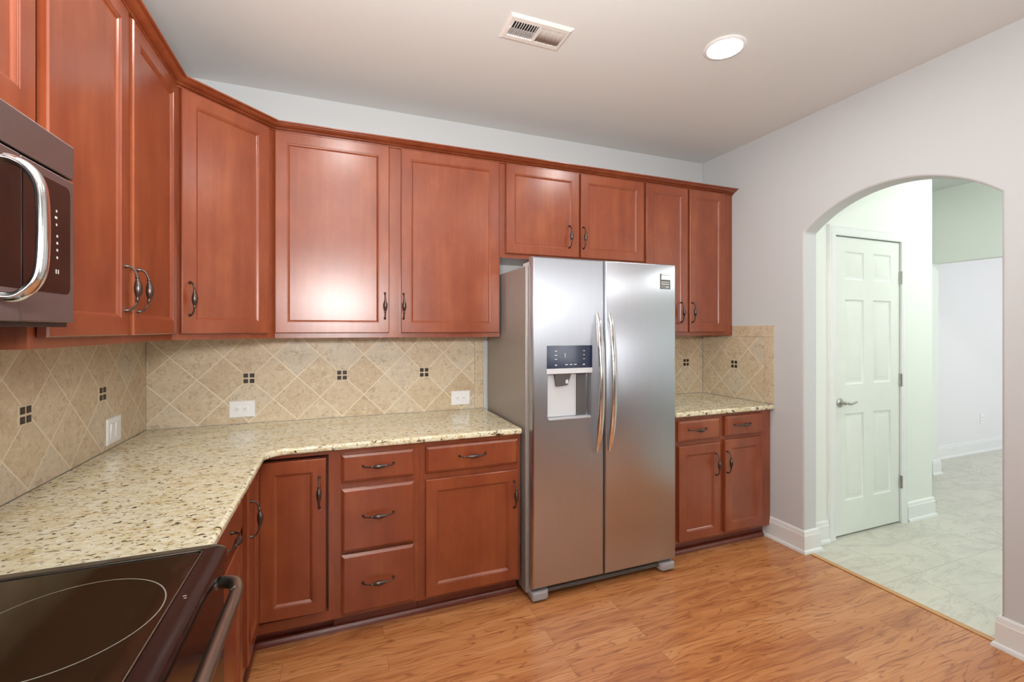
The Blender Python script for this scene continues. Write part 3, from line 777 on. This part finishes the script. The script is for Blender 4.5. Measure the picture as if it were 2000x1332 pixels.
# cooktop frame with rolled front lip: profile in x/z swept along y, corners rounded by a bevel
def rounded(x0,x1,y0,y1,r,n=6,fr=(1,1,1,1)):
    pts = []
    for (cx,cy,a0,use) in ((x1-r,y1-r,0,fr[0]),(x0+r,y1-r,PI/2,fr[1]),(x0+r,y0+r,PI,fr[2]),(x1-r,y0+r,3*PI/2,fr[3])):
        for i in range(n+1):
            a = a0+i*PI/2/n; pts.append((cx+r*math.cos(a), cy+r*math.sin(a)))
    return pts
ct = MB()
R1 = [(x-qx,y-qy) for x,y in rounded(.03,.700,RY0,RY1,.030)]
R2 = [(x-qx,y-qy) for x,y in rounded(.033,.697,RY0+.003,RY1-.003,.028)]
R3 = [(x-qx,y-qy) for x,y in rounded(.041,.684,RY0+.011,RY1-.011,.022)]
R4 = [(x-qx,y-qy) for x,y in rounded(.075,.657,RY0+.035,RY1-.035,.014)]
R5 = [(x-qx,y-qy) for x,y in rounded(.079,.653,RY0+.039,RY1-.039,.012)]
rings = [(R1,.893),(R1,.912),(R2,.920),(R3,.9265),(R4,.9275),(R5,.9235)]
n = len(R1); vs = []; fs = []
for Rr, z in rings: vs += [(x,y,z) for x,y in Rr]
for i in range(len(rings)-1):
    for k in range(n): fs.append((i*n+k, i*n+(k+1)%n, (i+1)*n+(k+1)%n, (i+1)*n+k))
fs.append(tuple(range(n-1,-1,-1))); fs.append(tuple((len(rings)-1)*n+k for k in range(n)))
ct.add(vs, fs)
build('cooktop_frame', ct, 'rangeblack', rg)
gl = build('cooktop_glass', MB().prism([(x-qx,y-qy) for x,y in rounded(.082,.650,RY0+.042,RY1-.042,.010)], .9236, .9255), 'cooktop', rg)
# thin bright bead around the glass
bead = MB(); Rb = [(x-qx,y-qy,.9268) for x,y in rounded(.0785,.6535,RY0+.0385,RY1-.0385,.012)]
bead.tube(Rb+[Rb[0]], [.0017]*(n+1), 6)
build('glass_bead', bead, 'handle_metal', rg)
def ring(cx,cy,r,wd=.0012):
    m_ = MB(); k = 72
    vs = [((r+s*wd)*math.cos(2*PI*i/k)+cx-qx, (r+s*wd)*math.sin(2*PI*i/k)+cy-qy, .92575) for i in range(k) for s in (-1,1)]
    return m_.add(vs, [(2*i,2*i+1,(2*i+3)%(2*k),(2*i+2)%(2*k)) for i in range(k)])
for cx,cy,r_ in ((.495,-1.885,.146),(.495,-2.19,.10),(.225,-1.84,.08),(.225,-2.18,.10)):
    build('burner_ring', ring(cx,cy,r_), 'ring', gl)
lg = bxr(.668,.674,-1.866,-1.862,.9272,.9277); bxr(.672,.677,-1.875,-1.871,.9272,.9277,lg)
build('lip_mark', lg, 'ring', rg)
# front: control strip, door, drawer
build('front_trim', bxr(.649,.682,RY0+.006,RY1-.006,.884,.8925), 'rangeblack', rg)
od = build('oven_door', bxr(.649,.690,RY0+.006,RY1-.006,.285,.881), 'rangeblack', rg, bevel=.006)
build('window', bxr(.6895,.692,RY0+.13,RY1-.13,.40,.70), 'blackglass', od, bevel=.002)
hy0, hy1 = RY0+.080, RY1-.080
hp = [(.686,hy1,.862),(.700,hy1-.001,.864),(.720,hy1-.010,.866),(.733,hy1-.030,.867),(.739,hy1-.065,.867),(.740,hy1-.10,.867)]
hp = hp+[(x,hy0+(hy1-y),z) for x,y,z in hp[::-1]]
hp2 = smooth_path([(x-qx,y-qy,z) for x,y,z in hp], 4)
build('handle', MB().tube(hp2, [.0138]*len(hp2), 16), 'handle_metal', od, smooth=60)['label'] = 'grey steel oven door handle'
build('storage_drawer', bxr(.649,.688,RY0+.006,RY1-.006,.075,.278), 'rangeblack', rg, bevel=.006)
bg = bxr(.012,.0285,RY0,RY1,.60,1.10); bxr(.0285,.075,RY0,RY1,.93,1.10,bg)
build('back_panel', bg, 'rangeblack', rg, bevel=.006)
for x in (.10,.58):
    for y in (RY0+.06,RY1-.06): build('foot', MB().lathe([(0,0),(.018,0),(.018,.021),(0,.021)], (x-qx,y-qy,0), 12), 'black', rg)

# ------------------------------------------------------------------ microwave
MY0, MY1, MX, MZ0, MZ1 = -2.337, -1.582, .385, 1.452, 1.858
mw = empty('microwave', (.2,(MY0+MY1)/2,MZ0)); tag(mw, 'stainless over the range microwave with a chrome bar handle', 'microwave')
sx, sy, sz = .2, (MY0+MY1)/2, MZ0
def bxm(x0,x1,y0,y1,z0,z1,mb=None): return (mb or MB()).box(x0-sx,x1-sx,y0-sy,y1-sy,z0-sz,z1-sz)
build('body', bxm(.003,.340,MY0+.003,MY1-.003,MZ0+.006,MZ1), 'darkgray', mw, bevel=.003)
build('bottom_plate', bxm(.01,.372,MY0+.002,MY1-.002,MZ0-.004,MZ0+.0055), 'black', mw)
build('vent_panel', bxm(.3405,MX,MY0,MY1,1.782,MZ1), 'steel_mw', mw, bevel=.004)
YS = -1.768
md = build('door', bxm(.3405,MX,MY0,YS-.001,MZ0+.006,1.777), 'steel_mw', mw, bevel=.003)
cp = build('control_panel', bxm(.3405,MX-.001,YS+.001,MY1,MZ0+.006,1.777), 'steel_mw', mw, bevel=.003)
def rr_plate(y0,y1,z0,z1,r,rounded_right=True):
    pts = []
    pts += [(y0,z0)]
    for i in range(7): a = -PI/2+i*PI/12; pts.append((y1-r+r*math.cos(a), z0+r+r*math.sin(a)))
    for i in range(7): a = i*PI/12; pts.append((y1-r+r*math.cos(a), z1-r+r*math.sin(a)))
    pts += [(y0,z1)]
    k = len(pts); x0,x1 = MX-.0012-sx, MX+.0012-sx
    return MB().add([(x0,y-sy,z-sz) for y,z in pts]+[(x1,y-sy,z-sz) for y,z in pts], [tuple(range(k)), tuple(range(2*k-1,k-1,-1))]+[(i,(i+1)%k,k+(i+1)%k,k+i) for i in range(k)])
build('window', rr_plate(MY0+.05,YS-.003,1.520,1.757,.002), 'blackglass', md)
build('keypad', rr_plate(YS+.003,-1.603,1.520,1.757,.016), 'blackglass', cp)
KM = []
for i,z in enumerate((1.693,1.679,1.664)): q_ = MB(); KM.append(q_); bxm(MX+.0013,MX+.0017,-1.658-.004*(i%2),-1.654,z,z+.005,q_)
for z in (1.640,1.625,1.610,1.594): q_ = MB(); KM.append(q_); bxm(MX+.0013,MX+.0017,-1.656,-1.651,z,z+.005,q_)
for dy in (0,.008): q_ = MB(); KM.append(q_); bxm(MX+.0013,MX+.0017,-1.659+dy,-1.656+dy,1.562,1.571,q_)
for q_ in KM: build('key_mark', q_, 'mark', cp)
hz0, hz1, hyy = 1.502, 1.742, -1.845
path = [(.386,hz1),(.408,hz1+.002),(.429,hz1-.008),(.444,hz1-.028),(.451,hz1-.058),(.453,(hz0+hz1)/2),(.451,hz0+.058),(.444,hz0+.028),(.429,hz0+.008),(.412,hz0-.002),(.386,hz0)]
hp_ = smooth_path([(x-sx,hyy-sy,z-sz) for x,z in path])
hh = MB().tube(hp_, [.013]*len(hp_), 16, [.009]*len(hp_), xaxis=(0,1,0))
build('handle', hh, 'chrome', md, smooth=60)['label'] = 'curved chrome door handle'

# ------------------------------------------------------------------ ceiling vent
vt = empty('ceiling_vent', (1.797,-1.010,H)); tag(vt, 'white ceiling air vent with two louvered sections', 'vent')
fx, fy = .153, .086
def vent_frame():
    # plate with two openings, front looks down
    s = MB().slab(2*fx, 2*fy, .010, [(.026,.035,.150,.137),(.163,.035,.283,.137)], [(0,.0005)], [(0,.003),(.012,.010)], hole=True, x0=-fx, z0=-fy)
    s.v = [(x, z, y) for x,y,z in s.v]          # turn: front -y becomes -z
    return s
build('frame', vent_frame(), 'ventmetal', vt)
build('duct_dark', MB().box(-.130,-.001,-.054,.054,-.0012,-.0004).box(.008,.132,-.054,.054,-.0012,-.0004), 'black', vt)  # black sheet painted in for the unlit duct behind the louvers
for x0_, n_, tilt, cy0 in ((-.127,10,1,0),(.010,12,-1,0)):
    lv = MB(); wd = .124 if tilt > 0 else .120
    for i in range(n_):
        x = x0_+wd*(i+.5)/n_; hw = wd/n_*(.36 if tilt > 0 else .70)
        lv.add([(x-hw,-.051,-.0085 if tilt>0 else -.0025),(x+hw*.4,-.051,-.0025 if tilt>0 else -.0085),(x+hw*.4,.051,-.0025 if tilt>0 else -.0085),(x-hw,.051,-.0085 if tilt>0 else -.0025)], [(0,1,2,3)])
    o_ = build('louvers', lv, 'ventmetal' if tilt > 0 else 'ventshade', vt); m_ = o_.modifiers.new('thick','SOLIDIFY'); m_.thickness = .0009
build('damper', MB().box(-.127,-.003,.004,.050,-.0028,-.0016), 'grayplastic', vt)
build('damper_lever', MB().box(-.1345,-.1305,-.012,.012,-.016,-.010), 'ventmetal', vt)

# ------------------------------------------------------------------ recessed lights
LENS = {'kitchen': emit_mat('lamp_lens', (1.0,.985,.955), 120), 'hall': emit_mat('lamp_lens_hall', (.96,1.0,.93), 62), 'far': emit_mat('lamp_lens_far', (1.0,.98,1.0), 42)}
def can(label, x, y, kind):
    r = empty('recessed_light', (x,y,H)); tag(r, label, 'ceiling light', 'round recessed ceiling lights')
    build('trim_ring', MB().lathe([(.076,-.0005),(.097,-.0005),(.098,-.003),(.092,-.007),(.080,-.008),(.076,-.005)], seg=48), 'white', r)
    build('lens', MB().lathe([(0,-.0055),(.045,-.0055),(.0755,-.005),(.0755,-.001),(0,-.001)], seg=48), LENS[kind], r)
can('bright round recessed light in the kitchen ceiling near the arch', 2.697, -1.237, 'kitchen')
can('round recessed kitchen light over the counter by the microwave', .98, -1.36, 'kitchen')
can('round recessed kitchen light above the camera, left side', .95, -3.05, 'kitchen')
can('round recessed kitchen light above the camera, right side', 2.70, -3.05, 'kitchen')
can('extra round recessed light added out of view at the rear of the kitchen', 1.8, -4.7, 'kitchen')  # unseen can, added to light the rear of the room
r = empty('hall_fill_dome', (5.40,-1.75,H)); tag(r, 'white dome light added out of view to brighten the hall walls', 'ceiling light')  # unseen dome, added so its side glow brightens the hall walls
build('base', MB().lathe([(0,-.0005),(.165,-.0005),(.165,-.020),(0,-.020)], seg=40), 'white', r)
build('shade', MB().lathe([(.155,-.0205)]+[(.155*math.cos(a*PI/16), -.0205-.095*math.sin(a*PI/16)) for a in range(1,8)]+[(0,-.1155)], seg=40), LENS['hall'], r, smooth=60)
can('extra round recessed light added out of view in the far room ceiling', 8.0, -1.4, 'far')  # unseen can, added to light the far room

# small spring stop on the hall baseboard
ds = build('door_bumper', MB().tube([(0,0,0),(.012,0,0),(.05,0,0),(.054,0,0)],[.010,.006,.006,.008],10), 'bronze', None, (HX+.0165,-.795,.085)); tag(ds, 'small dark door bumper on the baseboard at the hall corner', 'door bumper')
